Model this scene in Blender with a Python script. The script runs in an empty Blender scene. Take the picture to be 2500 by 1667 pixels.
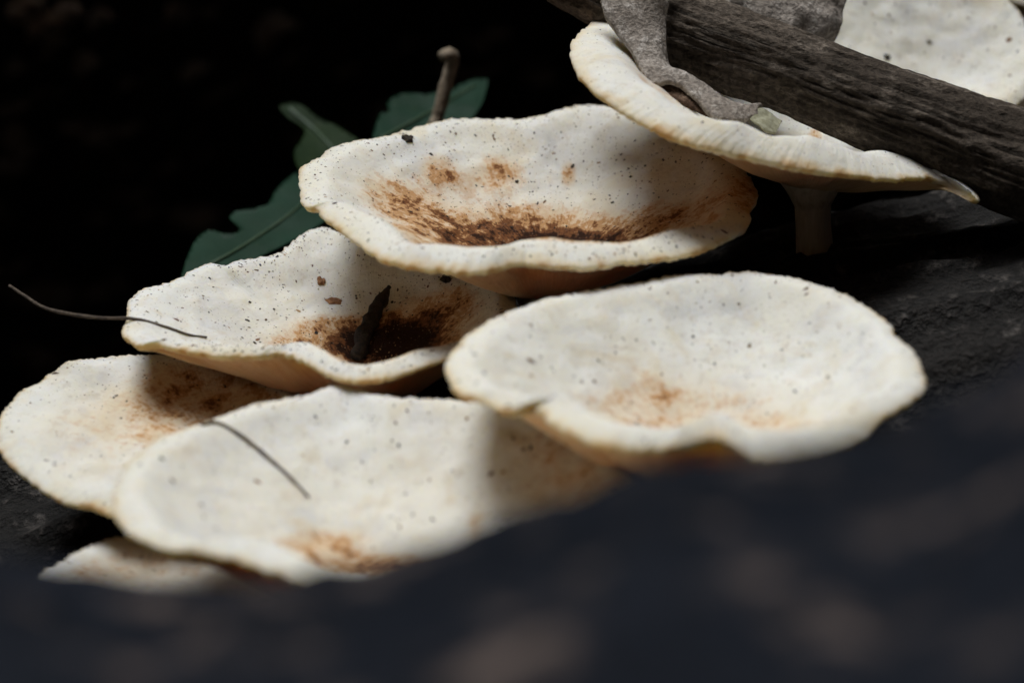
import bpy, bmesh, math, random
import numpy as np
from mathutils import Vector, noise, Matrix
from mathutils.bvhtree import BVHTree
from mathutils.geometry import delaunay_2d_cdt

# ------------------------------------------------------------------ camera, sky, sun, exposure
SC = bpy.context.scene
COL = SC.collection
PITCH = math.radians(20.0)
CZ = 0.50                      # height of the lens above the soil, metres
SENSOR, FOCAL = 36.0, 100.0
cam_data = bpy.data.cameras.new('camera')
cam = bpy.data.objects.new('camera', cam_data)
COL.objects.link(cam)
cam.location = (0, 0, CZ)
cam.rotation_euler = (math.pi / 2 - PITCH, 0, 0)
cam_data.lens = FOCAL
cam_data.sensor_width = SENSOR
cam_data.clip_start = 0.02
cam_data.clip_end = 300
cam_data.dof.use_dof = True
cam_data.dof.focus_distance = 0.705
cam_data.dof.aperture_fstop = 8.0
SC.camera = cam

SUN_TO = Vector((-0.20, 0.10, 1.0)).normalized()      # towards the light
world = bpy.data.worlds.new('World')
SC.world = world
world.use_nodes = True
wn = world.node_tree
wn.nodes.clear()
wo = wn.nodes.new('ShaderNodeOutputWorld')
wb = wn.nodes.new('ShaderNodeBackground')
ws = wn.nodes.new('ShaderNodeTexSky')
ws.sky_type = 'NISHITA'
ws.sun_disc = False
ws.sun_elevation = math.asin(SUN_TO.z)
ws.sun_rotation = math.atan2(SUN_TO.x, SUN_TO.y)
ws.air_density = 0.6
ws.dust_density = 8.0
ws.ozone_density = 0.0
wb.inputs['Strength'].default_value = 0.05
wn.links.new(ws.outputs[0], wb.inputs[0])
wn.links.new(wb.outputs[0], wo.inputs[0])

sun_data = bpy.data.lights.new('sun', 'SUN')
sun_data.energy = 3.0
sun_data.angle = math.radians(26.0)
sun_data.color = (0.92, 0.97, 1.0)
sun = bpy.data.objects.new('sun', sun_data)
COL.objects.link(sun)
sun.location = SUN_TO * 8
sun.rotation_euler = SUN_TO.to_track_quat('Z', 'Y').to_euler()

SC.view_settings.view_transform = 'Standard'
SC.view_settings.look = 'None'
SC.view_settings.gamma = 1
SC.view_settings.use_curve_mapping = False
SC.view_settings.exposure = -0.2
SC.cycles.use_adaptive_sampling = True
SC.cycles.adaptive_threshold = 0.02
SC.cycles.max_bounces = 8

random.seed(7)
RNG = np.random.default_rng(11)
W0, H0 = 2500.0, 1667.0
KPX = SENSOR / FOCAL / W0
CP, SP = math.cos(PITCH), math.sin(PITCH)


def at(u, v, d):
    """The point of the place that stands d metres out along the lens axis."""
    xc = (u - W0 / 2) * KPX * d
    yc = (H0 / 2 - v) * KPX * d
    return Vector((xc, d * CP + yc * SP, CZ - d * SP + yc * CP))


def proj(p):
    q = p - np.array([0, 0, CZ])
    d = q[..., 1] * CP - q[..., 2] * SP
    yc = q[..., 1] * SP + q[..., 2] * CP
    return q[..., 0] / d / KPX + W0 / 2, H0 / 2 - yc / d / KPX


# ------------------------------------------------------------------ helpers
def link(o, parent=None):
    COL.objects.link(o)
    if parent is not None:
        o.parent = parent
        o.matrix_parent_inverse = Matrix.Translation(-Vector(parent.location))
    return o


def tag(o, label=None, cat=None, group=None, kind=None):
    if label: o['label'] = label
    if cat: o['category'] = cat
    if group: o['group'] = group
    if kind: o['kind'] = kind
    return o


def empty(name, loc):
    o = bpy.data.objects.new(name, None)
    o.empty_display_size = 0.01
    o.location = loc
    return link(o)


def mesh_obj(name, verts, faces, mat, parent=None, smooth=True, attrs=None):
    me = bpy.data.meshes.new(name)
    me.from_pydata([tuple(map(float, v)) for v in verts], [], [tuple(map(int, f)) for f in faces])
    if smooth:
        me.polygons.foreach_set('use_smooth', [True] * len(me.polygons))
    for k, a in (attrs or {}).items():
        at_ = me.attributes.new(k, 'FLOAT', 'POINT')
        at_.data.foreach_set('value', np.asarray(a, dtype=np.float32).ravel())
    me.materials.append(mat)
    me.update()
    return link(bpy.data.objects.new(name, me), parent)


def bvh_of(o):
    me = o.data
    return BVHTree.FromPolygons([v.co.copy() for v in me.vertices], [tuple(p.vertices) for p in me.polygons])


def see(bvh, u, v):
    c = Vector((0, 0, CZ))
    d = (at(u, v, 1.0) - c).normalized()
    h = bvh.ray_cast(c, d)
    return h[0], h[1]


def grid_faces(nr, nc, closed, off=0, flip=False):
    f = []
    for i in range(nr - 1):
        for j in range(nc if closed else nc - 1):
            k = (j + 1) % nc
            q = (off + i * nc + j, off + i * nc + k, off + (i + 1) * nc + k, off + (i + 1) * nc + j)
            f.append(q[::-1] if flip else q)
    return f


def catmull(pts, n, closed=False):
    """n samples at even chord length through pts (any dimension)."""
    P = np.asarray(pts, float)
    if closed:
        Q = np.vstack([P[-1], P, P[0], P[1]])
    else:
        Q = np.vstack([2 * P[0] - P[1], P, 2 * P[-1] - P[-2]])
    fine = []
    for i in range(1, len(Q) - 2):
        p0, p1, p2, p3 = Q[i - 1], Q[i], Q[i + 1], Q[i + 2]
        for t in np.linspace(0, 1, 16, endpoint=False):
            fine.append(.5 * (2 * p1 + (p2 - p0) * t + (2 * p0 - 5 * p1 + 4 * p2 - p3) * t * t
                              + (3 * p1 - p0 - 3 * p2 + p3) * t ** 3))
    fine.append(Q[-2])
    fine = np.array(fine)
    L = np.concatenate([[0], np.cumsum(np.linalg.norm(np.diff(fine, axis=0), axis=1))])
    s = np.linspace(0, L[-1], n, endpoint=not closed)
    return np.stack([np.interp(s, L, fine[:, k]) for k in range(P.shape[1])], 1)


def nz(x, y, z):
    return noise.noise(Vector((x, y, z)))


def fbm(x, y, z, o=4):
    return noise.fractal(Vector((x, y, z)), 0.9, 2.1, o)


def tube(name, pts, radii, mat, parent=None, seg=10, n=40, rough=0.0, freq=400, caps=True):
    C = catmull([tuple(p) for p in pts], n)
    R = np.interp(np.linspace(0, 1, n), np.linspace(0, 1, len(radii)), radii)
    V, F = [], []
    up = Vector((0.13, 0.31, 0.94))
    for i in range(n):
        t = Vector(C[min(i + 1, n - 1)] - C[max(i - 1, 0)]).normalized()
        a = t.cross(up)
        if a.length < .05: a = t.cross(Vector((1, 0, 0)))
        a.normalize()
        b = t.cross(a)
        for j in range(seg):
            th = 2 * math.pi * j / seg
            dirv = a * math.cos(th) + b * math.sin(th)
            p = Vector(C[i]) + dirv * R[i]
            if rough:
                p += dirv * R[i] * rough * nz(p.x * freq, p.y * freq, p.z * freq)
            V.append(p)
    F = grid_faces(n, seg, True)
    if caps:
        F.append(tuple(range(seg))[::-1])
        F.append(tuple(range((n - 1) * seg, n * seg)))
    return mesh_obj(name, V, F, mat, parent)


# ------------------------------------------------------------------ materials
class NT:
    def __init__(s, name):
        s.m = bpy.data.materials.new(name)
        s.m.use_nodes = True
        s.t = s.m.node_tree
        s.p = s.t.nodes['Principled BSDF']

    def n(s, typ, **kw):
        x = s.t.nodes.new(typ)
        for k, v in kw.items(): setattr(x, k, v)
        return x

    def l(s, a, b): s.t.links.new(a, b)

    def setin(s, sock, v):
        if hasattr(v, 'links') or hasattr(v, 'is_linked'): s.l(v, sock)
        else: sock.default_value = v

    def math(s, op, a, b=0.0, c=None, clamp=False):
        x = s.n('ShaderNodeMath', operation=op, use_clamp=clamp)
        s.setin(x.inputs[0], a); s.setin(x.inputs[1], b)
        if c is not None: s.setin(x.inputs[2], c)
        return x.outputs[0]

    def attr(s, name): return s.n('ShaderNodeAttribute', attribute_name=name).outputs['Fac']

    def noise(s, vec, scale, detail=3, rough=.55, dist=0.0):
        x = s.n('ShaderNodeTexNoise')
        if vec is not None: s.l(vec, x.inputs['Vector'])
        x.inputs['Scale'].default_value = scale
        x.inputs['Detail'].default_value = detail
        x.inputs['Roughness'].default_value = rough
        x.inputs['Distortion'].default_value = dist
        return x.outputs['Fac']

    def smooth(s, v, lo, hi, a=0.0, b=1.0):
        x = s.n('ShaderNodeMapRange', interpolation_type='SMOOTHSTEP')
        s.setin(x.inputs[0], v)
        for i, q in enumerate((lo, hi, a, b)): x.inputs[i + 1].default_value = q
        return x.outputs[0]

    def mix(s, fac, a, b, mode='MIX'):
        x = s.n('ShaderNodeMix', data_type='RGBA', blend_type=mode)
        s.setin(x.inputs[0], fac)
        for i, q in ((6, a), (7, b)):
            if isinstance(q, tuple): x.inputs[i].default_value = (*q, 1)
            else: s.l(q, x.inputs[i])
        return x.outputs[2]

    def comb(s, x, y, z):
        c = s.n('ShaderNodeCombineXYZ')
        for i, q in enumerate((x, y, z)): s.setin(c.inputs[i], q)
        return c.outputs[0]

    def geo(s): return s.n('ShaderNodeTexCoord').outputs['Object']

    def bump(s, h, strength, dist):
        b = s.n('ShaderNodeBump')
        s.l(h, b.inputs['Height'])
        b.inputs['Strength'].default_value = strength
        b.inputs['Distance'].default_value = dist
        s.l(b.outputs[0], s.p.inputs['Normal'])

    def set(s, **kw):
        for k, v in kw.items(): s.setin(s.p.inputs[k.replace('_', ' ')], v)
        return s.m


def cap_material():
    t = NT('mushroom_flesh')
    pos = t.geo()
    rho, stain_shade, cs, sn = t.attr('rho'), t.attr('stain_shade'), t.attr('ca'), t.attr('sa')
    seed = t.attr('seed')
    # fibres that run from the middle to the rim
    vec = t.comb(t.math('MULTIPLY', cs, 26.0), t.math('MULTIPLY', sn, 26.0), t.math('ADD', t.math('MULTIPLY', rho, 3.2), seed))
    fib = t.noise(vec, 1.0, 3, .6)
    vec2 = t.comb(t.math('MULTIPLY', cs, 70.0), t.math('MULTIPLY', sn, 70.0), t.math('ADD', t.math('MULTIPLY', rho, 7.0), seed))
    fib2 = t.noise(vec2, 1.0, 2, .6)
    big = t.noise(pos, 38.0, 2)
    mid = t.noise(pos, 160.0, 3)
    fine = t.noise(pos, 900.0, 3, .65)
    # flesh colour
    base = t.mix(t.smooth(big, .35, .68), (.77, .74, .65), (.79, .775, .72))
    base = t.mix(t.smooth(t.noise(pos, 75.0, 3, .6, .6), .50, .68, 0, .7), base, (.66, .65, .625))
    base = t.mix(t.smooth(t.noise(pos, 52.0, 3, .6, .8), .54, .70, 0, .75), base, (.70, .625, .485))
    base = t.mix(t.smooth(mid, .53, .70, 0, .3), base, (.68, .57, .43))
    base = t.mix(t.smooth(fib2, .56, .82, 0, .14), base, (.66, .57, .47))
    base = t.mix(t.smooth(fine, .60, .80, 0, .25), base, (.55, .47, .38))
    base = t.mix(t.smooth(t.noise(pos, 250.0, 3, .7), .56, .72, 0, .45), base, (.56, .50, .42))
    base = t.mix(t.math('MULTIPLY', t.smooth(rho, .90, 1.0, 0, .5), t.smooth(t.noise(pos, 30.0, 3, .6, .5), .38, .62, .15, 1)), base, (.78, .69, .50))
    # browning, and warm shade painted on some caps: jagged along the fibres
    s = t.math('ADD', stain_shade, t.math('MULTIPLY', t.math('SUBTRACT', fib, .5), t.smooth(stain_shade, .02, .4, 0, .5)))
    s = t.math('ADD', s, t.math('MULTIPLY', t.math('SUBTRACT', fib2, .5), t.smooth(stain_shade, .02, .4, 0, .28)))
    s = t.math('ADD', s, t.math('MULTIPLY', t.math('SUBTRACT', mid, .5), t.smooth(stain_shade, .02, .4, 0, 1.3)))
    s = t.math('ADD', s, t.math('MULTIPLY', t.math('SUBTRACT', t.noise(pos, 330.0, 4, .7), .5), t.smooth(stain_shade, .02, .4, 0, 1.5)))
    s = t.math('ADD', s, t.math('MULTIPLY', t.math('SUBTRACT', fine, .5), t.smooth(stain_shade, .02, .4, 0, .9)))
    base = t.mix(t.smooth(stain_shade, .04, .50, 0, .62), base, (.68, .49, .26))
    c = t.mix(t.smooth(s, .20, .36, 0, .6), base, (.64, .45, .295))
    c = t.mix(t.smooth(s, .44, .56, 0, .85), c, (.50, .265, .105))
    c = t.mix(t.smooth(s, .68, .84, 0, .95), c, (.17, .065, .024))
    c = t.mix(t.smooth(s, .92, 1.25, 0, .95), c, (.024, .010, .006))
    # tiny dots
    for sc_, thr, keep, col in ((620.0, .17, .60, (.16, .10, .07)), (330.0, .10, .66, (.05, .03, .022)), (1100.0, .2, .6, (.40, .29, .2))):
        vo = t.n('ShaderNodeTexVoronoi')
        t.l(pos, vo.inputs['Vector'])
        vo.inputs['Scale'].default_value = sc_
        sep = t.n('ShaderNodeSeparateColor')
        t.l(vo.outputs['Color'], sep.inputs[0])
        dot = t.math('MULTIPLY', t.smooth(vo.outputs['Distance'], thr * .55, thr, 1, 0),
                     t.math('GREATER_THAN', sep.outputs[0], keep))
        dot = t.math('MULTIPLY', dot, t.smooth(rho, .99, 1.02, .8, .1))
        dot = t.math('MULTIPLY', dot, t.smooth(big, .3, .6, .35, 1))
        c = t.mix(dot, c, col)
    # ochre edge
    jit = t.math('MULTIPLY', t.math('SUBTRACT', mid, .5), .05)
    e = t.smooth(t.math('ADD', rho, jit), .965, 1.012)
    e = t.math('MULTIPLY', e, t.smooth(big, .3, .62, .45, .95))
    c = t.mix(e, c, (.70, .50, .245))
    c = t.mix(t.math('MULTIPLY', t.smooth(t.math('ADD', rho, jit), .985, 1.01), t.smooth(mid, .48, .64, 0, .8)), c, (.45, .24, .09))
    # underside
    und = t.mix(t.smooth(fib2, .3, .7), (.62, .42, .235), (.56, .35, .175))
    c = t.mix(t.smooth(rho, 1.005, 1.04), c, und)
    hgt = t.math('ADD', t.math('MULTIPLY', fib2, .22), t.math('ADD', t.math('MULTIPLY', fine, .35), t.math('MULTIPLY', mid, .9)))
    t.bump(hgt, .6, .0013)
    t.set(Base_Color=c, Roughness=.85, Subsurface_Weight=.5, Subsurface_Scale=.0065)
    t.p.inputs['Subsurface Radius'].default_value = (1.0, .84, .40)
    t.p.inputs['Specular IOR Level'].default_value = .12
    return t.m


def stem_material():
    t = NT('mushroom_stem')
    pos = t.geo()
    mp = t.n('ShaderNodeMapping')
    t.l(pos, mp.inputs[0]); mp.inputs['Scale'].default_value = (1, 1, .15)
    f = t.noise(mp.outputs[0], 700, 4)
    m = t.noise(pos, 150, 3)
    c = t.mix(t.smooth(f, .35, .7), (.70, .57, .41), (.56, .42, .27))
    c = t.mix(t.smooth(m, .5, .75, 0, .7), c, (.34, .20, .10))
    t.bump(f, .4, .0008)
    return t.set(Base_Color=c, Roughness=.8, Subsurface_Weight=.15, Subsurface_Scale=.003)


def bark_material(name, c1, c2, c3, sc=1.0, rough=.85, stretch=(1, 1, 1), bump=.004, spec=.3, lo=.50, hi=.74):
    t = NT(name)
    pos = t.geo()
    mp = t.n('ShaderNodeMapping')
    t.l(pos, mp.inputs[0]); mp.inputs['Scale'].default_value = stretch
    a = t.noise(mp.outputs[0], 22 * sc, 5, .6)
    b = t.noise(mp.outputs[0], 120 * sc, 5, .65)
    d = t.noise(pos, 480 * sc, 4, .65)
    c = t.mix(t.smooth(a, .36, .66), c1, c2)
    c = t.mix(t.smooth(b, lo, hi), c, c3)
    c = t.mix(t.smooth(d, .38, .6, .6, 0), c, tuple(q * .35 for q in c1))
    h = t.math('ADD', t.math('MULTIPLY', b, 1.0), t.math('MULTIPLY', d, .35))
    t.bump(h, .9, bump)
    t.set(Base_Color=c, Roughness=rough)
    t.p.inputs['Specular IOR Level'].default_value = spec
    return t.m


def leaf_material(name, c1, c2, c3, rough=.6):
    t = NT(name)
    pos = t.geo()
    a = t.noise(pos, 70, 3)
    b = t.noise(pos, 420, 4)
    c = t.mix(t.smooth(a, .35, .68), c1, c2)
    c = t.mix(t.smooth(b, .58, .78, 0, .6), c, c3)
    t.bump(b, .35, .0006)
    t.set(Base_Color=c, Roughness=rough)
    t.p.inputs['Specular IOR Level'].default_value = .18
    return t.m


def plain(name, c1, c2, sc=600, rough=.85, bump=.0005):
    t = NT(name)
    pos = t.geo()
    a = t.noise(pos, sc, 4, .6)
    t.bump(a, .6, bump)
    return t.set(Base_Color=t.mix(t.smooth(a, .36, .66), c1, c2), Roughness=rough)


def speck_material():
    t = NT('speck_dirt')
    k = t.attr('tone')
    c = t.mix(t.smooth(k, .35, .75), (.018, .012, .009), (.13, .060, .028))
    c = t.mix(t.smooth(k, .86, .98), c, (.36, .22, .10))
    return t.set(Base_Color=c, Roughness=.85)


M_CAP = cap_material()
M_STEM = stem_material()
M_SPECK = speck_material()
M_HOST = bark_material('host_bark', (.009, .008, .007), (.019, .0165, .0145), (.085, .075, .068), 1.0, .85, bump=.006, lo=.52, hi=.68)
M_FRONT = bark_material('front_bark', (.0058, .0082, .0140), (.0120, .0150, .0230), (.16, .122, .105), .75, .62, stretch=(.55, 1, 1), bump=.006, spec=.1, lo=.53, hi=.69)  # blue of the sky's reflection is put into the dark bark colours
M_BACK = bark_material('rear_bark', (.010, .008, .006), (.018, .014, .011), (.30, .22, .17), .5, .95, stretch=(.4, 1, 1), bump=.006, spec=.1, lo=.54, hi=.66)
M_BRANCH = bark_material('branch_wood', (.055, .043, .033), (.115, .092, .072), (.26, .215, .175), 1.6, .9, stretch=(.35, 1, 1), bump=.0022, spec=.15)
M_SOIL = plain('dark_soil', (.012, .009, .006), (.028, .020, .013), 45, .95, .01)
M_LEAF = leaf_material('green_leaf', (.006, .026, .013), (.009, .034, .019), (.018, .036, .012))
M_LEAF2 = leaf_material('yellow_green_leaf', (.005, .017, .003), (.009, .024, .004), (.03, .045, .006), .7)
M_VEIN = plain('leaf_vein', (.025, .055, .025), (.035, .065, .03), 300, .5)
M_DRY = plain('dry_stalk', (.20, .15, .10), (.38, .31, .23), 700, .95)
M_FELT = bark_material('grey_felt', (.32, .275, .235), (.50, .445, .395), (.64, .59, .54), 2.0, .95, bump=.0012, spec=.1)
M_FELTB = bark_material('brown_shade_felt', (.10, .062, .042), (.15, .095, .065), (.22, .15, .105), 2.0, .95, bump=.001, spec=.1)  # brown paints the felt's inner side as it looks in shade
M_TWIG = plain('twig_bark', (.055, .040, .030), (.12, .09, .065), 900, .9)
M_DARKCHIP = plain('dark_chip', (.010, .007, .005), (.035, .022, .013), 900, .9)
M_CHIP = plain('brown_chip', (.16, .065, .025), (.34, .17, .075), 800, .85)
M_LITTER = leaf_material('dead_leaf_brown', (.17, .11, .07), (.26, .20, .15), (.30, .24, .18), .8)
M_MOSS = plain('moss_fibre', (.23, .22, .14), (.36, .35, .25), 800, .95)

# ------------------------------------------------------------------ ground
def ground_z(x, y):
    f = math.exp(-((x * x + (y - .6) ** 2) / 4.0))
    return .2 * max(-.6, min(.6, x)) * f + .012 * fbm(x * 3, y * 3, .3) * min(1, f + .3)


rad = [0] + list(np.geomspace(.05, 40, 60))
V, F, NA = [], [], 96
for r in rad[1:]:
    for j in range(NA):
        a = 2 * math.pi * j / NA
        x, y = r * math.cos(a), .8 + r * math.sin(a)
        V.append((x, y, ground_z(x, y)))
F = grid_faces(len(rad) - 1, NA, True)
F.append(tuple(range(NA))[::-1])
g = mesh_obj('ground', V, F, M_SOIL)
tag(g, kind='structure')


# ------------------------------------------------------------------ the wood round the clearing: only the gap overhead lets light in
M_WOOD = leaf_material('wood_foliage', (.016, .034, .010), (.030, .060, .016), (.05, .08, .02), .7)
rw = random.Random(21)
V, F = [], []
for k in range(15000):
    az = rw.uniform(0, 2 * math.pi)
    el = math.radians(58) * rw.random() ** .8
    r = rw.uniform(7.0, 11.0)
    c = Vector((math.cos(az) * math.cos(el) * r, .6 + math.sin(az) * math.cos(el) * r, math.sin(el) * r + .15))
    a = Vector((rw.gauss(0, 1), rw.gauss(0, 1), rw.gauss(0, 1))).normalized()
    b = a.orthogonal().normalized()
    L, Wd = rw.uniform(.28, .5), rw.uniform(.14, .26)
    o = len(V)
    V += [c - a * L, c + b * Wd - a * L * .1, c + a * L, c - b * Wd - a * L * .1]
    F.append((o, o + 1, o + 2, o + 3))
wood = mesh_obj('forest', V, F, M_WOOD, smooth=False)
tag(wood, 'dense dark green foliage of the wood standing round the clearing', 'forest', kind='stuff')


# ------------------------------------------------------------------ logs
def log(name, path, radii, mat, nlen, nseg, lump, ridge, seed, furrow=14, upright=False):
    """path: points along the axis; surface lumps plus ridges that run lengthwise."""
    C = catmull(path, nlen)
    R = np.interp(np.linspace(0, 1, nlen), np.linspace(0, 1, len(radii)), radii)
    V = []
    for i in range(nlen):
        t = Vector(C[min(i + 1, nlen - 1)] - C[max(i - 1, 0)]).normalized()
        if upright: t = Vector((1, 0, 0))
        b = Vector((0, 0, 1)); b = (b - t * b.dot(t)).normalized()
        a = t.cross(b)
        s = i / nlen * np.linalg.norm(C[-1] - C[0])
        for j in range(nseg):
            th = 2 * math.pi * j / nseg
            dirv = b * math.cos(th) + a * math.sin(th)
            r = R[i]
            p = Vector(C[i]) + dirv * r
            n1 = fbm(p.x * 9 + seed, p.y * 9, p.z * 9, 3)
            n2 = abs(nz(math.cos(th) * furrow, math.sin(th) * furrow, s * 7 + seed))
            n3 = fbm(p.x * 60 + seed, p.y * 60, p.z * 60, 3)
            V.append(p + dirv * (lump * n1 + ridge * (n2 * 2 - .5) + ridge * .5 * n3))
    F = grid_faces(nlen, nseg, True, flip=True)
    F.append(tuple(range(nseg)))
    F.append(tuple(range((nlen - 1) * nseg, nlen * nseg))[::-1])
    return mesh_obj(name, V, F, mat)


# the log the mushrooms grow on: it climbs gently to the right
HX = [-.5, -.35, -.15, 0, .15, .35, .6]
host_path = [(x, .675 + .02 * math.sin(x * 4), CZ - .2495 - .15 + .25 * x) for x in HX]
host = log('mushroom_log', host_path, [.15] * 7, M_HOST, 420, 300, .006, .0042, 3.1)
tag(host, 'dark damp rotting log that carries the cluster of pale mushrooms', 'log')
BV_HOST = bvh_of(host)

# the log between lens and mushrooms
edge = [(-3600, 1130), (-1800, 1240), (-700, 1310), (0, 1388), (300, 1432), (700, 1412), (1000, 1352), (1250, 1262), (1500, 1158),
        (1750, 1135), (2000, 1110), (2250, 1045), (2400, 965), (2500, 905), (2800, 720), (3600, 520), (5000, 300)]
RF, DF = .19, .385
EU, EV = np.array([e[0] for e in edge], float), np.array([e[1] for e in edge], float)
EP = np.array([at(u, v, DF) for u, v in edge])
fx = np.linspace(-.30, .30, 61)                                  # a straight log that climbs to the right
kz, z0 = np.polyfit(EP[3:14, 0], EP[3:14, 2], 1)
front_axis = [(x, .352 - RF * .37, z0 + kz * x - RF * .93) for x in fx]
FR = np.full(len(fx), RF)
for it in range(6):                                              # swell or thin it until its crest runs where it should
    tmp = log('fallen_log', front_axis, list(FR), M_FRONT, 122, 120, .005, .0042, 8.7, 12, True)
    co = np.array([v.co[:] for v in tmp.data.vertices])
    pu, pv = proj(co)
    new = FR.copy()
    for k in range(len(fx)):
        m_ = np.abs(co[:, 0] - fx[k]) < .008
        q = pv[m_].argmin()
        uu = pu[m_][q]
        new[k] += (pv[m_][q] - np.interp(uu, EU, EV)) * KPX * DF * .6
    new = np.clip(new, RF - .035, RF + .035)
    ker = np.array([.25, .5, .25])
    FR = np.convolve(np.pad(new, 1, mode='edge'), ker, 'valid')
    bpy.data.objects.remove(tmp)
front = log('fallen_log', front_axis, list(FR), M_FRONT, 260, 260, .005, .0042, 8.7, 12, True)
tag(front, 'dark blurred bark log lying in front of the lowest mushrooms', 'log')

# a big trunk added behind, its overhang shaped to shade the hollow black
bp = [(x, 1.52 + .04 * math.sin(x * 2), CZ + .09 + .55 * max(-.4, min(.3, x))) for x in (-2.2, -1, -.4, 0, .4, 1, 2.2)]
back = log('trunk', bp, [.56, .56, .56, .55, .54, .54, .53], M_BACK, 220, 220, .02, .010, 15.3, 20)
tag(back, 'huge dark fallen trunk added to overhang and shade the hollow behind the mushrooms', 'trunk')


# ------------------------------------------------------------------ mushrooms
NT_ = 420


def mushroom(label, outline, dc, bottom, db, base, lip=(.006, .003), prof=1.5, stain_shades=(), specks=300, seed=0,
             stem_r=.0075, thick=.0055, bias=0.0, flare=1.2, speck_size=1.0, group='pale funnel mushrooms on the log'):
    """outline: rim traced clockwise from its left end, in photograph pixels; dc: distance of its middle;
    bottom, db: the floor of the funnel; base: (x, y) offset of the stem foot."""
    O = np.array(outline, float)
    iL, iR = O[:, 0].argmin(), O[:, 0].argmax()
    uL, uR = O[iL], O[iR]
    slope = (uR[1] - uL[1]) / (uR[0] - uL[0])
    uc, vc = (uL + uR) / 2
    a = (uR[0] - uL[0]) / 2
    w = O[:, 1] - vc - slope * (O[:, 0] - uc)
    vm = (w.max() + w.min()) / 2
    b = (w.max() - w.min()) / 2
    sphi = np.clip(-(w - vm) / b, -1, 1)
    al = math.asin(min(.95, b / a))
    Rd = a * KPX * dc * math.cos(al)
    X = catmull(np.column_stack([O / 1000, (dc + Rd * sphi) * 1.0]), NT_, True)
    sph = (X[:, 2] - dc) / Rd
    E = np.array([at(x * 1000, y * 1000, d) for x, y, d in X])
    cen = E.mean(0)
    nrm = np.zeros(3)
    for i in range(NT_):
        nrm += np.cross(E[i] - cen, E[(i + 1) % NT_] - cen)
    ax = nrm / np.linalg.norm(nrm)
    if ax[2] < 0: ax = -ax
    ax = ax * .75 + np.array([0, 0, .25]); ax /= np.linalg.norm(ax)
    B = np.array(at(bottom[0], bottom[1], db))
    # edge crumple
    ang = np.linspace(0, 2 * math.pi, NT_, endpoint=False)
    inw = B - E
    inw -= np.outer(inw @ ax, ax)
    rad_ = np.linalg.norm(inw, axis=1, keepdims=True)
    inw /= rad_
    jit = np.array([.00045 * nz(math.cos(q) * 9 + seed, math.sin(q) * 9, 2) + .0005 * nz(math.cos(q) * 28 + seed, math.sin(q) * 28, 5)
                    + .0003 * nz(math.cos(q) * 70 + seed, math.sin(q) * 70, 9) for q in ang])
    jit2 = np.array([.0004 * nz(math.cos(q) * 24 - seed, math.sin(q) * 24, 3) + .00025 * nz(math.cos(q) * 60 - seed, math.sin(q) * 60, 3) for q in ang])
    E0 = E
    E = E + (inw * jit[:, None] + np.outer(jit2, ax)) * 1.15
    ff = .5 - .5 * np.clip(sph, -1, 1)
    wv = np.array([1 + .3 * nz(math.cos(q) * 3 + seed, math.sin(q) * 3, 1.5) for q in ang])
    K = E0 + inw * (lip[0] * wv * (.55 + .45 * ff))[:, None] + np.outer(lip[1] * wv * (.08 + .92 * ff ** 1.3), ax)
    n1, n2 = 60, 12
    rows, rho = [], []
    KB = K - B
    Hk = KB @ ax
    Kp = KB - np.outer(Hk, ax)
    ker = np.exp(-.5 * (np.arange(-30, 31) / 11.0) ** 2); ker /= ker.sum()
    Ks = np.stack([np.convolve(np.concatenate([K[-30:, q], K[:, q], K[:30, q]]), ker, 'valid') for q in range(3)], 1)
    K0 = K
    for i in range(n1):
        r = .015 + .985 * i / (n1 - 1)
        gz = .12 * r + .88 * r ** prof
        sw = min(1, max(0, (r - .62) / .36)); sw = sw * sw * (3 - 2 * sw)
        KB = Ks * (1 - sw) + K0 * sw - B
        Hk = KB @ ax
        Kp = KB - np.outer(Hk, ax)
        rows.append(B + Kp * r + np.outer(Hk * gz, ax))
        rho.append(r * .9)
    D = E - K
    Dh = D @ ax
    Dp = D - np.outer(Dh, ax)
    for i in range(1, n2 + 1):
        tt = i / n2
        rows.append(K + Dp * (tt * (1.25 - .25 * tt)) + np.outer(Dh * tt ** 1.7, ax))
        rho.append(.9 + .1 * i / n2)
    T = np.array(rows)
    for it in range(7):
        T[3:-1] = .5 * T[3:-1] + .25 * (T[2:-2] + T[4:])
    rho = np.array(rho)
    # gentle unevenness of the flesh
    for i in range(len(T)):
        amp = .0017 * max(0.0, min(1, rho[i] * 3)) * max(0.15, 1 - max(0, rho[i] - .8) * 5)
        for j in range(NT_):
            p = T[i, j]
            T[i, j] = p + ax * amp * (nz(p[0] * 60 + seed, p[1] * 60, p[2] * 60) + .35 * nz(p[0] * 200, p[1] * 200, p[2] * 200 + seed))
    # underside
    urows, urho = [], []
    E1 = T[-1]
    for tt, rr in ((.35, 1.003), (.75, 1.008), (1.0, 1.015)):
        urows.append(E1 - np.outer(np.full(NT_, .0016 * tt), ax) + inw * (.0011 * (tt ** 2)))
        urho.append(rr)
    idx = list(range(len(T) - 3, 6, -2))
    for k in idx:
        q = 1 - (k / len(T))
        th = .0016 + (thick - .0016) * min(1, q * 1.6) ** .8
        urows.append(T[k] - ax * th)
        urho.append(1.02 + q)
    U = np.array(urows)
    for it in range(3):
        U[2:-1] = .5 * U[2:-1] + .25 * (U[1:-2] + U[3:])
    nr = len(T) + len(U)
    V = np.vstack([T.reshape(-1, 3), U.reshape(-1, 3)])
    F = grid_faces(nr, NT_, True)
    F.append(tuple(range(NT_))[::-1])
    RH = np.repeat(np.concatenate([rho, urho]), NT_)
    CA, SA = np.tile(np.cos(ang), nr), np.tile(np.sin(ang), nr)
    pu, pv = proj(V)
    ST = np.zeros(len(V))  # brown stains plus warm shade painted into the cap colour
    rimmask = np.clip((.93 - RH) / .08, 0, 1)
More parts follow.
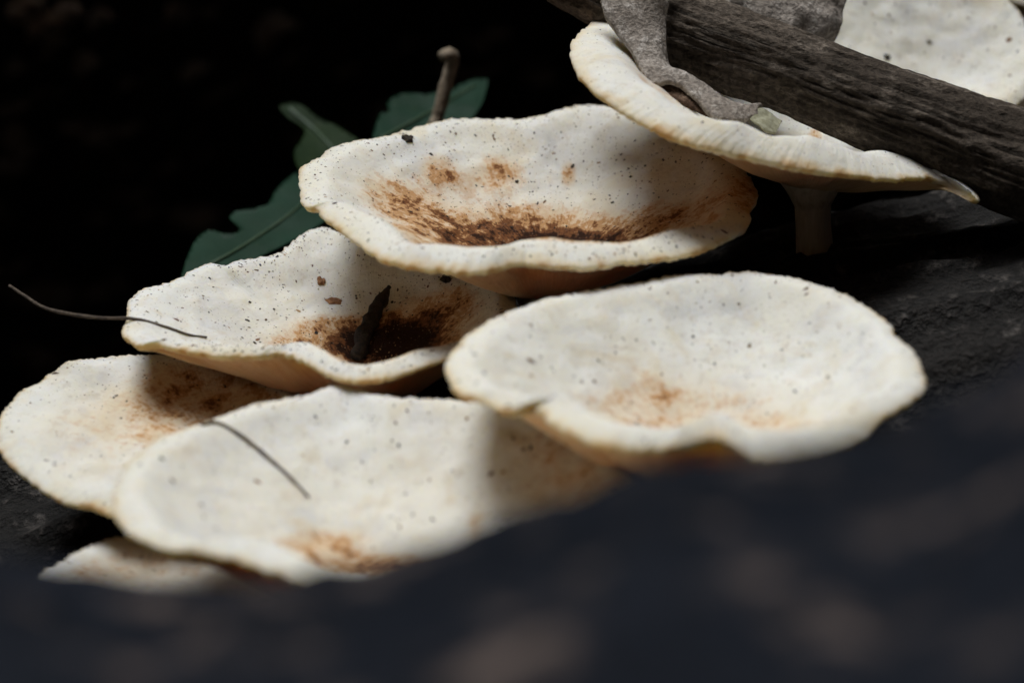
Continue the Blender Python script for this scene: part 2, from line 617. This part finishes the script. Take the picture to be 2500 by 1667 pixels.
    for (su, sv, ru, rv, rot, am, *free) in stain_shades:
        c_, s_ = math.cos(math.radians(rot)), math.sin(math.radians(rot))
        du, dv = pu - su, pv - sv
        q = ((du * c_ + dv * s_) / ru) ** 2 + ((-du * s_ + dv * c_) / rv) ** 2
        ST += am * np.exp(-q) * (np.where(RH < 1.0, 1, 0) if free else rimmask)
    ST += bias * np.clip((1 - RH) * 4, 0, 1)
    root = empty('mushroom', Vector(B) - Vector(ax) * .03)
    tag(root, label, 'mushroom', group)
    cap = mesh_obj('cap', V, F, M_CAP, root, attrs=dict(rho=RH, ca=CA, sa=SA, stain_shade=ST, seed=np.full(len(V), float(seed))))
    # stem
    top = Vector(B) - Vector(ax) * (thick * .55)
    foot = Vector((B[0] + base[0], B[1] + base[1], 0))
    h = BV_HOST.ray_cast(Vector((foot.x, foot.y, B[2] + .02)), Vector((0, 0, -1)))
    foot.z = (h[0].z if h[0] else 0) - .004
    if top.z - foot.z < .012: foot.z = top.z - .012
    root.location = foot
    cap.matrix_parent_inverse = Matrix.Translation(-foot)
    mid1 = top.lerp(foot, .25) + Vector((-base[0], -base[1], 0)) * .1
    mid2 = top.lerp(foot, .65) + Vector((-base[0], -base[1], 0)) * .1
    tube('stem', [top, mid1, mid2, foot], [stem_r * flare, stem_r * (.5 + .5 * flare), stem_r * .94, stem_r * .93, stem_r * .97, stem_r * 1.02, stem_r * 1.06], M_STEM, root, 40, 40, .10, 160)
    # dirt and spore specks lying on the cap
    SV, SF, TN = [], [], []
    rng = random.Random(seed * 13 + 5)
    nT = len(T)
    for k in range(specks):
        rr = math.sqrt(rng.uniform(.02, .97))
        i = int(rr * (nT - 3)) + 1
        j = rng.randrange(NT_)
        if nz(math.cos(ang[j]) * 2.2 + seed, math.sin(ang[j]) * 2.2, rr * 3) < rng.uniform(-.75, .25): continue
        p = Vector(T[i, j])
        tr = (Vector(T[i + 1, j]) - Vector(T[i - 1, j])).normalized()
        tc = (Vector(T[i, (j + 1) % NT_]) - Vector(T[i, j - 1])).normalized()
        nn = tc.cross(tr)
        if nn.dot(Vector(ax)) < 0: nn = -nn
        nn.normalize()
        sz = (.00010 + .00022 * rng.random() ** 3 + (.00022 if rng.random() < .05 else 0)) * speck_size
        el = rng.uniform(1.0, 2.3)
        rot = rng.gauss(0, .6)
        d1 = (tr * math.cos(rot) + tc * math.sin(rot)); d2 = nn.cross(d1).normalized()
        o = len(SV)
        for q in range(6):
            aa = q * math.pi / 3
            f_ = rng.uniform(.7, 1.3)
            SV.append(p + d1 * (sz * el * f_ * math.cos(aa)) + d2 * (sz * f_ * math.sin(aa)) - nn * sz * .15)
        SV.append(p + nn * sz * .55)
        tn = rng.random()
        TN += [tn] * 7
        for q in range(6): SF.append((o + q, o + (q + 1) % 6, o + 6))
    sp = mesh_obj('dirt_specks', SV, SF, M_SPECK, root, attrs=dict(tone=TN))
    sp['kind'] = 'stuff'
    return root, cap, bvh_of(cap)


OUT_B = [(728, 431), (735, 409), (782, 382), (821, 356), (898, 340), (959, 326), (1020, 308), (1070, 295), (1125, 289), (1202, 291),
         (1302, 285), (1374, 265), (1429, 256), (1468, 259), (1506, 267), (1600, 300), (1700, 345), (1775, 378), (1810, 404), (1832, 437),
         (1850, 470), (1848, 494), (1832, 518), (1835, 542), (1816, 564), (1761, 592), (1694, 616), (1622, 630), (1567, 636), (1484, 647),
         (1429, 655), (1374, 652), (1263, 644), (1180, 663), (1097, 661), (1014, 652), (954, 642), (909, 619), (860, 583), (821, 556),
         (788, 531), (771, 509), (744, 505), (733, 487), (730, 459)]
OUT_C = [(297, 812), (306, 786), (310, 750), (317, 732), (339, 714), (375, 699), (420, 687), (451, 672), (482, 652), (509, 644), (545, 646),
         (589, 634), (652, 625), (679, 617), (714, 591), (746, 567), (777, 556), (804, 558), (860, 575), (950, 590), (1050, 600), (1150, 622),
         (1215, 665), (1255, 725), (1265, 790), (1235, 835), (1175, 850), (1112, 872), (1053, 886), (987, 911), (942, 924), (884, 929),
         (830, 922), (786, 906), (741, 882), (710, 866), (679, 862), (629, 868), (585, 868), (536, 868), (473, 859), (429, 850), (388, 837),
         (339, 841), (317, 830)]
OUT_D = [(1086, 900), (1096, 874), (1121, 836), (1159, 804), (1217, 772), (1306, 737), (1383, 718), (1459, 705), (1510, 696), (1574, 686),
         (1651, 671), (1733, 670), (1816, 666), (1893, 671), (1989, 692), (2071, 724), (2123, 753), (2174, 791), (2190, 820), (2237, 868),
         (2256, 913), (2250, 957), (2199, 995), (2148, 1027), (2110, 1066), (2052, 1091), (1957, 1110), (1880, 1120), (1836, 1113),
         (1797, 1091), (1759, 1072), (1714, 1075), (1638, 1094), (1561, 1096), (1485, 1091), (1421, 1072), (1357, 1040), (1313, 1002),
         (1287, 992), (1249, 1005), (1210, 995), (1179, 976), (1128, 964), (1099, 938)]
OUT_E = [(275, 1222), (285, 1182), (305, 1141), (333, 1109), (374, 1077), (426, 1057), (474, 1039), (522, 1021), (603, 993), (683, 975),
         (750, 961), (796, 947), (838, 941), (881, 951), (937, 965), (1021, 972), (1114, 977), (1185, 984), (1280, 1000), (1400, 1030),
         (1500, 1080), (1560, 1150), (1575, 1220), (1550, 1300), (1470, 1370), (1330, 1420), (1150, 1450), (950, 1450), (800, 1430),
         (680, 1403), (595, 1372), (534, 1357), (474, 1346), (426, 1346), (374, 1330), (321, 1308), (289, 1278), (277, 1250)]
OUT_F = [(-8, 1060), (0, 1013), (24, 981), (52, 957), (100, 928), (137, 900), (169, 882), (221, 876), (281, 870), (321, 867), (402, 866),
         (462, 870), (522, 876), (610, 892), (690, 930), (735, 985), (745, 1050), (720, 1130), (660, 1195), (560, 1240), (450, 1262),
         (340, 1264), (269, 1254), (225, 1238), (193, 1234), (141, 1218), (100, 1194), (60, 1162), (24, 1133), (0, 1101)]
OUT_G = [(92, 1420), (100, 1395), (133, 1377), (173, 1354), (225, 1330), (273, 1314), (305, 1310), (342, 1316), (390, 1332), (480, 1345),
         (590, 1372), (670, 1420), (690, 1470), (650, 1530), (520, 1570), (360, 1580), (210, 1550), (120, 1490)]
OUT_A = [(1392, 128), (1400, 98), (1440, 58), (1485, 28), (1560, 5), (1680, 10), (1850, 60), (2020, 140), (2180, 235), (2300, 340), (2365, 430),
         (2396, 489), (2357, 471), (2308, 443), (2255, 436), (2181, 438), (2113, 433), (2035, 425), (1947, 411), (1883, 396), (1800, 377),
         (1692, 352), (1594, 313), (1511, 264), (1443, 215), (1405, 170)]
OUT_H = [(1985, 140), (2000, 80), (2030, 25), (2080, -40), (2160, -95), (2260, -115), (2360, -85), (2440, -20), (2492, 35), (2525, 110),
         (2530, 190), (2480, 260), (2380, 305), (2260, 310), (2130, 280), (2030, 215)]
OUT_I = [(2425, -60), (2440, -15), (2480, 6), (2540, 12), (2610, 0), (2660, -40), (2670, -90), (2620, -140), (2540, -155), (2460, -120)][::-1]

mB = mushroom('wide pale funnel mushroom, brown-stained inside, below the stalked one', OUT_B, .700, (1345, 668), .700, (.006, .012),
              (.0095, .0032), 1.6, [(1330, 620, 300, 92, 0, .95), (1460, 590, 150, 34, 0, .65), (1000, 500, 125, 50, 28, .46), (1225, 415, 55, 34, 15, .58),
                            (1065, 412, 40, 36, 30, .52), (1388, 425, 18, 30, 0, .60), (1140, 440, 90, 34, 10, .30), (1610, 535, 75, 36, -10, .45), (1822, 470, 50, 62, 0, .62, 1), (1740, 520, 60, 40, -20, .25), (1770, 480, 110, 90, 0, .22), (1120, 520, 220, 60, 12, .18),  # browns at the right end: stain plus painted shade
                            (1140, 580, 160, 40, 0, .3), (950, 490, 60, 36, 20, .2), (1300, 540, 90, 36, 0, .22)], 2800, 1)
mC = mushroom('wavy-rimmed pale mushroom with a dark brown hole, a thin twig on its edge', OUT_C, .688, (905, 955), .688, (.010, .010),
              (.0062, .0018), 1.3, [(860, 850, 170, 45, 0, .9), (1000, 800, 150, 60, -12, .75), (1090, 745, 70, 40, -25, .45), (800, 800, 110, 32, 5, .35),
                            (990, 840, 110, 50, 0, .8)], 2600, 2)
mD = mushroom('broad pale open mushroom with a light tan middle, beside the dark bark', OUT_D, .618, (1750, 1150), .616, (.006, .010),
              (.0090, .0032), 2.0, [(1690, 1000, 320, 85, 0, .27), (1810, 1045, 150, 30, 0, .16), (1590, 935, 110, 70, 20, .14), (1480, 990, 110, 50, 0, .10), (1720, 1055, 290, 36, 0, .16)], 480, 3, speck_size=1.45)
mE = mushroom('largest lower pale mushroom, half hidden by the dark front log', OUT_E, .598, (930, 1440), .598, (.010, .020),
              (.0075, .0022), 1.7, [(780, 1325, 130, 34, -4, .50), (930, 1375, 220, 26, 0, .75), (1160, 1285, 25, 55, 10, .3), (1440, 1110, 200, 170, 0, .42)], 480, 4, speck_size=1.6)  # last blob paints the golden shade under the open cap
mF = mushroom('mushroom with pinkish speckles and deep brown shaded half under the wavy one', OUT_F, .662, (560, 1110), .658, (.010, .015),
              (.0075, .0022), 1.7, [(610, 960, 210, 130, 0, .50), (420, 960, 110, 120, 20, .24), (240, 1040, 180, 110, 0, .22)], 420, 5, speck_size=1.1)  # brown and pinkish stain, deepened to paint the cap's shade as well
mG = mushroom('small lowest pinkish-white mushroom peeping over the dark front log', OUT_G, .620, (400, 1480), .620, (.005, .012),
              (.0035, .0015), 1.4, [(330, 1390, 240, 50, 0, .34)], 300, 6, stem_r=.005)
mA = mushroom('stalked pale mushroom with a thick rolled rim, carrying the grey branch', OUT_A, .705, (1990, 405), .712, (.0012, .000),
              (.0125, .0042), 1.6, [(1988, 335, 18, 20, 0, .5), (1620, 220, 120, 40, 30, .3)], 260, 7, stem_r=.0047, thick=.006, flare=1.7)
mH = mushroom('smaller upturned pale mushroom standing behind the grey branch', OUT_H, .775, (2275, 215), .775, (.032, .020),
              (.004, .0012), 1.5, [], 420, 8, stem_r=.006)
mI = mushroom('pale mushroom rim peeping out above the upturned one behind the branch', OUT_I, .86, (2550, -40), .86, (.004, .004),
              (.004, .0015), 1.5, [], 60, 9, stem_r=.006)

# ------------------------------------------------------------------ grey branch lying across the stalked mushroom
br = [(1380, -75, .722, .0085), (1560, 20, .718, .0092), (1720, 95, .712, .0100), (1900, 160, .706, .0098), (2100, 245, .702, .0102),
      (2300, 325, .700, .0112), (2500, 405, .698, .0128), (2750, 490, .697, .0145), (3100, 560, .700, .0150)]
BC = catmull([tuple(at(u, v, d)) + (r,) for u, v, d, r in br], 240)
V = []
NS = 120
for i in range(240):
    c = Vector(BC[i, :3]); r = BC[i, 3]
    t = Vector(BC[min(i + 1, 239), :3] - BC[max(i - 1, 0), :3]).normalized()
    b = (Vector((0, 0, 1)) - t * t.z).normalized(); a = t.cross(b)
    for j in range(NS):
        th = 2 * math.pi * j / NS
        dv = b * math.cos(th) + a * math.sin(th)
        p = c + dv * r
        g1 = nz(math.cos(th) * 2.2, math.sin(th) * 2.2, i * .02)
        g2 = abs(nz(math.cos(th) * 9, math.sin(th) * 9, i * .035 + 4))
        g3 = fbm(p.x * 350, p.y * 350, p.z * 350, 3)
        V.append(p + dv * (.0011 * g1 +   .0048 * min(g2, .24) - .0004 + .00022 * g3))
F = grid_faces(240, NS, True, flip=True)
F += [tuple(range(NS)), tuple(range(239 * NS, 240 * NS))[::-1]]
branch = mesh_obj('branch', V, F, M_BRANCH)
tag(branch, 'weathered grey-brown branch lying across the stalked mushroom', 'branch')


# ------------------------------------------------------------------ withered grey sheet round the branch end
def loft(name, A, Bp, mat, parent, n=60, m=24, bulge=.003, th=.0010, rough=.0006, seed=0.0):
    """a thick sheet between two edges, (u, v, d) each, bulging towards the lens side"""
    a = catmull([tuple(at(*q)) for q in A], n)
    b = catmull([tuple(at(*q)) for q in Bp], n)
    rows = []
    for k in range(m):
        t = k / (m - 1)
        rows.append(a * (1 - t) + b * t)
    G = np.array(rows)
    nrm = np.cross(np.gradient(G, axis=1), np.gradient(G, axis=0))
    nrm /= np.linalg.norm(nrm, axis=2, keepdims=True) + 1e-12
    if nrm[m // 2, n // 2, 1] > 0: nrm = -nrm
    for k in range(m):
        t = k / (m - 1)
        for i in range(n):
            p = G[k, i]
            G[k, i] = p + nrm[k, i] * (bulge * math.sin(math.pi * t) + rough * fbm(p[0] * 130 + seed, p[1] * 130, p[2] * 130, 3) * 1.6)
    Bk = G - nrm * th
    V = np.vstack([G.reshape(-1, 3), Bk.reshape(-1, 3)])
    F = grid_faces(m, n, False) + grid_faces(m, n, False, m * n, True)
    o = m * n
    for i in range(n - 1):
        F.append((i, o + i, o + i + 1, i + 1)); q = (m - 1) * n
        F.append((q + i, q + i + 1, o + q + i + 1, o + q + i))
    for k in range(m - 1):
        F.append((k * n, (k + 1) * n, o + (k + 1) * n, o + k * n)); q = n - 1
        F.append((k * n + q, o + k * n + q, o + (k + 1) * n + q, (k + 1) * n + q))
    return mesh_obj(name, V, F, mat, parent)


wf = empty('withered_fungus', at(1560, 170, .70))
tag(wf, 'withered grey felty fungus flap wrapped round the end of the branch', 'fungus')
loft('front_flap', [(1440, -90, .700), (1466, -10, .698), (1480, 40, .696), (1510, 80, .695), (1548, 130, .693), (1588, 197, .689), (1650, 198, .690), (1700, 232, .689),
                    (1740, 278, .687), (1800, 294, .688), (1850, 276, .691)],
     [(1680, -90, .704), (1640, -10, .702), (1630, 40, .701), (1628, 80, .700), (1628, 120, .699), (1640, 165, .698), (1690, 200, .697), (1725, 220, .697),
      (1765, 240, .696), (1810, 255, .696), (1862, 270, .696)], M_FELT, wf, 90, 30, .0022, .0012, .0005, 1.0)
loft('inner_shade_fold', [(1590, 190, .694), (1640, 190, .695), (1690, 212, .695), (1720, 245, .694), (1760, 270, .694)],
     [(1585, 205, .691), (1630, 236, .690), (1680, 258, .689), (1730, 280, .690), (1770, 292, .690)], M_FELTB, wf, 40, 12, .0006, .0008, .0003, 4.0)  # brown sheet stands for the dark shade beneath the flap
loft('curled_side', [(1500, 60, .700), (1520, 85, .700), (1545, 130, .700), (1575, 190, .698)],
     [(1520, 70, .696), (1548, 100, .695), (1572, 150, .694), (1592, 198, .691)], M_FELTB, wf, 40, 12, .0008, .0008, .0003, 6.0)
loft('rear_lobe', [(1600, -80, .730), (1760, -85, .732), (1900, -85, .735), (2020, -80, .738), (2070, -60, .740)],
     [(1600, 40, .722), (1720, 80, .722), (1850, 130, .724), (1960, 160, .728), (2000, 140, .734)], M_FELT, wf, 70, 30, .004, .0015, .0009, 9.0)
loft('pale_tip', [(1842, 272, .692), (1862, 268, .693), (1885, 276, .693), (1912, 290, .693)],
     [(1830, 292, .690), (1850, 306, .688), (1872, 318, .687), (1896, 322, .688)], M_MOSS, wf, 40, 14, .0003, .0006, .0007, 12.0)


# ------------------------------------------------------------------ green plant behind
def leaf(name, out, d0, ku, kv, mat, parent, curl=.004, seed=0.0, rib=None):
    O = catmull(out, 150, True)
    uc, vc = O.mean(0)
    (u0, v0), (u1, v1) = O.min(0), O.max(0)
    pts = [Vector((u, v)) for u, v in O]
    rng = random.Random(3)
    for u in np.arange(u0, u1, 11):
        for v in np.arange(v0, v1, 11):
            pts.append(Vector((u + rng.uniform(-2, 2), v + rng.uniform(-2, 2))))
    co, _, tri, *_r = delaunay_2d_cdt(pts, [], [list(range(150))], 1, 1e-5)
    V = []
    for c in co:
        p = at(c.x, c.y, d0 + ku * (c.x - uc) / 1000 + kv * (c.y - vc) / 1000)
        n = fbm(p.x * 28 + seed, p.y * 28, p.z * 28, 3)
        V.append(p + Vector((0, -1, .35)) * (curl * n))
    nv = len(V)
    V += [p + Vector((0, .00030, -.00012)) for p in V]
    F = [tuple(f) for f in tri] + [tuple(q + nv for q in f)[::-1] for f in tri]
    from collections import Counter
    ec = Counter()
    for f in tri:
        for q in range(len(f)): ec[tuple(sorted((f[q], f[(q + 1) % len(f)])))] += 1
    for (a_, b_), c_ in ec.items():
        if c_ == 1: F.append((a_, b_, b_ + nv, a_ + nv))
    me = bpy.data.meshes.new(name)
    me.from_pydata([tuple(p) for p in V], [], F)
    me.polygons.foreach_set('use_smooth', [True] * len(me.polygons))
    me.materials.append(mat)
    o = link(bpy.data.objects.new(name, me), parent)
    if rib:
        bv = bvh_of(o)
        pts = []
        for (u, v) in catmull(rib, 14):
            h = see(bv, u, v)[0]
            if h: pts.append(h + Vector((0, -.0001, .0001)))
        if len(pts) > 3:
            r = tube('midrib', pts, [.0007, .0004], M_VEIN, None, 8, 30)
            r.parent = o
    return o


PX = at(760, 640, .775)
plant_base = Vector((PX.x, PX.y, ground_z(PX.x, PX.y) - .002))
hb = BV_HOST.ray_cast(Vector((PX.x, PX.y, CZ)), Vector((0, 0, -1)))
if hb[0]: plant_base.z = hb[0].z - .003
plant = empty('lobed_plant', plant_base)
tag(plant, 'dark green plant with lobed leaves growing behind the pale mushrooms', 'plant')
leaf('leaf', [(436, 700), (442, 674), (460, 620), (480, 582), (509, 560), (545, 569), (574, 569), (586, 558), (573, 545), (560, 531), (575, 515), (608, 508),
              (652, 500), (662, 486), (672, 467), (690, 447), (705, 433), (740, 412), (800, 410), (850, 450), (840, 505), (800, 535), (752, 567),
              (690, 600), (629, 630), (580, 665), (510, 710)], .772, .00, -.20, M_LEAF, plant, .003, 1.0, [(470, 670), (580, 610), (700, 530), (790, 450)])
leaf('leaf', [(682, 262), (695, 250), (722, 250), (745, 262), (775, 285), (820, 305), (850, 325), (880, 345), (930, 400), (900, 450), (820, 450), (745, 425),
              (722, 395), (720, 365), (735, 340), (742, 318), (725, 300), (700, 285)], .806, .02, -.15, M_LEAF2, plant, .004, 3.0, [(705, 265), (780, 330), (860, 420)])
leaf('leaf', [(912, 345), (917, 305), (930, 275), (948, 272), (945, 252), (960, 235), (1000, 224), (1040, 230), (1065, 222), (1100, 216), (1135, 200), (1170, 188),
              (1190, 192), (1186, 222), (1176, 255), (1160, 280), (1140, 310), (1110, 350), (1020, 380), (940, 380)], .800, .03, -.16, M_LEAF, plant, .004, 6.0,
     [(930, 340), (1040, 280), (1160, 210)])
for q in ((820, 470, .796), (880, 430, .806), (960, 360, .800)):
    p = at(*q)
    tube('leaf_stalk', [plant_base, plant_base.lerp(p, .5) + Vector((0, .006, .004)), p], [.0016, .0011, .0008], M_VEIN, plant, 8, 20)

# bare curled stalk
sb = at(1040, 420, .79)
hb = BV_HOST.ray_cast(Vector((sb.x, sb.y, CZ)), Vector((0, 0, -1)))
zb = hb[0].z - .003 if hb[0] else ground_z(sb.x, sb.y)
st_pts = [Vector((sb.x - .004, sb.y, zb)), at(1050, 360, .788), at(1068, 290, .786), at(1082, 235, .785), at(1098, 180, .784), at(1106, 148, .783), at(1098, 132, .781), at(1080, 140, .779)]
stalk = tube('dry_stalk', st_pts, [.0018, .0017, .0016, .0015, .0015, .0016, .0020, .0017], M_DRY, None, 16, 70, .22, 900)
tag(stalk, 'bare brown fuzzy stalk with a hooked tip beside the green leaf', 'stalk')


# ------------------------------------------------------------------ twigs and crumbs lying on the caps
def on(bv, u, v, lift=.0005):
    h, n = see(bv, u, v)
    if h is None: return None
    if n.z < 0: n = -n
    return h + n * lift


def twig(label, uvd, r, bv=None, mat=None):
    pts = []
    for q in uvd:
        p = on(bv, q[0], q[1], r * .8) if (bv is not None and len(q) == 2) else None
        if p is None: p = at(q[0], q[1], q[2] if len(q) > 2 else .66)
        pts.append(p)
    o = tube('twig', pts, r if isinstance(r, list) else [r * .9, r * 1.1, r, r * .7], mat or M_TWIG, None, 10, 60, .28, 500)
    return tag(o, label, 'twig')


bC, bE, bB, bH, bA = mC[2], mE[2], mB[2], mH[2], mA[2]
pc = on(bC, 330, 788)
dC = (pc - Vector((0, 0, CZ))).dot(Vector((0, CP, -SP)))
twig('thin dark twig jutting over the edge of the wavy-rimmed mushroom',
     [(22, 697, dC + .012), (60, 722, dC + .010), (110, 752, dC + .006), (180, 768, dC + .003), (250, 776, dC), (330, 782), (400, 800), (460, 820), (503, 826)], .00042, bC)
twig('thin brown twig lying across the largest lower mushroom', [(492, 1040), (530, 1035), (590, 1068), (660, 1125), (715, 1175), (752, 1215)], .00042, bE)


def crumb(label, bv, u, v, lx, ly, mat, rot=0.0, seed=0, th=.45, cat='bark flake', name='bark_flake', group=None):
    """small ragged chip, lx by ly in photograph pixels, lying on the cap"""
    h, n = see(bv, u, v)
    if h is None: return
    if n.z < 0: n = -n
    rng = random.Random(seed)
    s = KPX * (h - Vector((0, 0, CZ))).length
    t1 = Vector((1, 0, 0)); t1 = (t1 - n * t1.dot(n)).normalized()
    t2 = n.cross(t1)
    c_, s_ = math.cos(rot), math.sin(rot)
    a, b = t1 * c_ + t2 * s_, t2 * c_ - t1 * s_
    N = 14
    rad_ = [rng.uniform(.72, 1.22) for _ in range(N)]
    V = []
    zt = min(lx, ly) * s * th
    for lev, sc in ((-.3, .9), (.35, 1.0), (.8, .72)):
        for q in range(N):
            aa = 2 * math.pi * q / N
            f = rad_[q] * sc * rng.uniform(.93, 1.07)
            ex = math.copysign(abs(math.cos(aa)) ** .7, math.cos(aa)); ey = math.copysign(abs(math.sin(aa)) ** .7, math.sin(aa))
            V.append(h + a * (ex * f * lx * s * .5) + b * (ey * f * ly * s * .5 / max(.35, abs(n.y * CP - n.z * SP))) * 1.0 + n * (lev * zt * rng.uniform(.7, 1.3)))
    F = grid_faces(3, N, True) + [tuple(range(N))[::-1], tuple(range(2 * N, 3 * N))]
    o = mesh_obj(name, V, F, mat, smooth=False)
    tag(o, label, cat, group)
    return o


crumb('dark crumb with a hair-thin tail on the back rim of the stained funnel', bB, 995, 340, 30, 16, M_DARKCHIP, .2, 1, .5)
crumb('small tan square flake on the wavy mushroom, above the larger flake', bC, 783, 688, 20, 18, M_CHIP, .1, 2)
crumb('larger brown oblong flake on the wavy mushroom', bC, 815, 736, 44, 15, M_CHIP, -.1, 3)
crumb('dark brown flake under the rim of the stained funnel mushroom', bC, 1090, 682, 22, 22, M_DARKCHIP, .7, 4)
crumb('brown flake on the upturned mushroom just above the branch', bH, 2166, 142, 18, 12, M_DARKCHIP, .3, 5)
crumb('reddish seed-like flake by the right rim of the upturned mushroom', bH, 2463, 98, 14, 9, M_CHIP, .6, 6)
crumb('dark grain on the upturned mushroom between the two flakes', bH, 2268, 104, 10, 11, M_DARKCHIP, .6, 7)
for k, (u, v, lx, ly) in enumerate([(1262, 444, 12, 14), (1540, 432, 10, 10), (1495, 495, 10, 9), (1535, 412, 12, 6), (1250, 555, 10, 8), (1575, 405, 8, 8), (1620, 392, 9, 6)]):
    crumb('tiny dark grain lying inside the stained funnel mushroom', bB, u, v, lx * .7, ly * .55, M_DARKCHIP, k * .7, 20 + k, .4, 'grain', 'dirt_grain', 'grains in the stained funnel')
for k, (u, v, lx, ly) in enumerate([(610, 738, 11, 8), (669, 755, 8, 8), (635, 754, 9, 5)]):
    crumb('tiny dark grain lying on the white side of the wavy mushroom', bC, u, v, lx * .7, ly * .55, M_DARKCHIP, k * .7, 40 + k, .4, 'grain', 'dirt_grain', 'grains on the wavy mushroom')

# dark bark strip standing in the hollow of the wavy mushroom
p0, p1 = on(bC, 953, 706, .001), on(bC, 905, 800, .0015)
p2 = on(bC, 868, 880, .001) or at(870, 885, .672)
if p0 and p1:
    strip = tube('bark_strip', [p0, p0.lerp(p1, .5) + Vector((0, -.0008, .0006)), p1, p2], [.0006, .0016, .0019, .0022, .0016], M_DARKCHIP, None, 14, 60, .55, 420)
    tag(strip, 'dark ragged bark strip leaning in the brown hole of the wavy mushroom', 'bark strip')

# dim leaf litter against the trunk behind
BV_BACK = bvh_of(back)
BV_G = bvh_of(g)
rng = random.Random(5)
spots = [(60, 25, 70), (155, 30, 60), (240, 35, 50), (85, 50, 60), (205, 145, 55), (40, 150, 40), (310, 200, 45), (470, 170, 60), (660, 70, 90), (30, 310, 60), (420, 25, 40), (120, 90, 50)]
for k, (u, v, sz) in enumerate(spots):
    h, n = see(BV_BACK, u, v)
    if h is None: continue
    if n.y > 0: n = -n
    s = KPX * 1.15 * sz
    t1 = Vector((.9, 0, .4)); t1 = (t1 - n * t1.dot(n)).normalized(); t2 = n.cross(t1)
    V, N = [], 16
    for lev in (0, 1):
        for q in range(N):
            a = 2 * math.pi * q / N
            f = rng.uniform(.75, 1.2)
            V.append(h + n * (.001 + lev * .003 + .004 * math.cos(a * 2)) + t1 * (math.cos(a) * s * .55 * f) + t2 * (math.sin(a) * s * .34 * f))
    F = grid_faces(2, N, True) + [tuple(range(N))[::-1], tuple(range(N, 2 * N))]
    o = mesh_obj('bark_scale', V, F, M_LITTER, back)
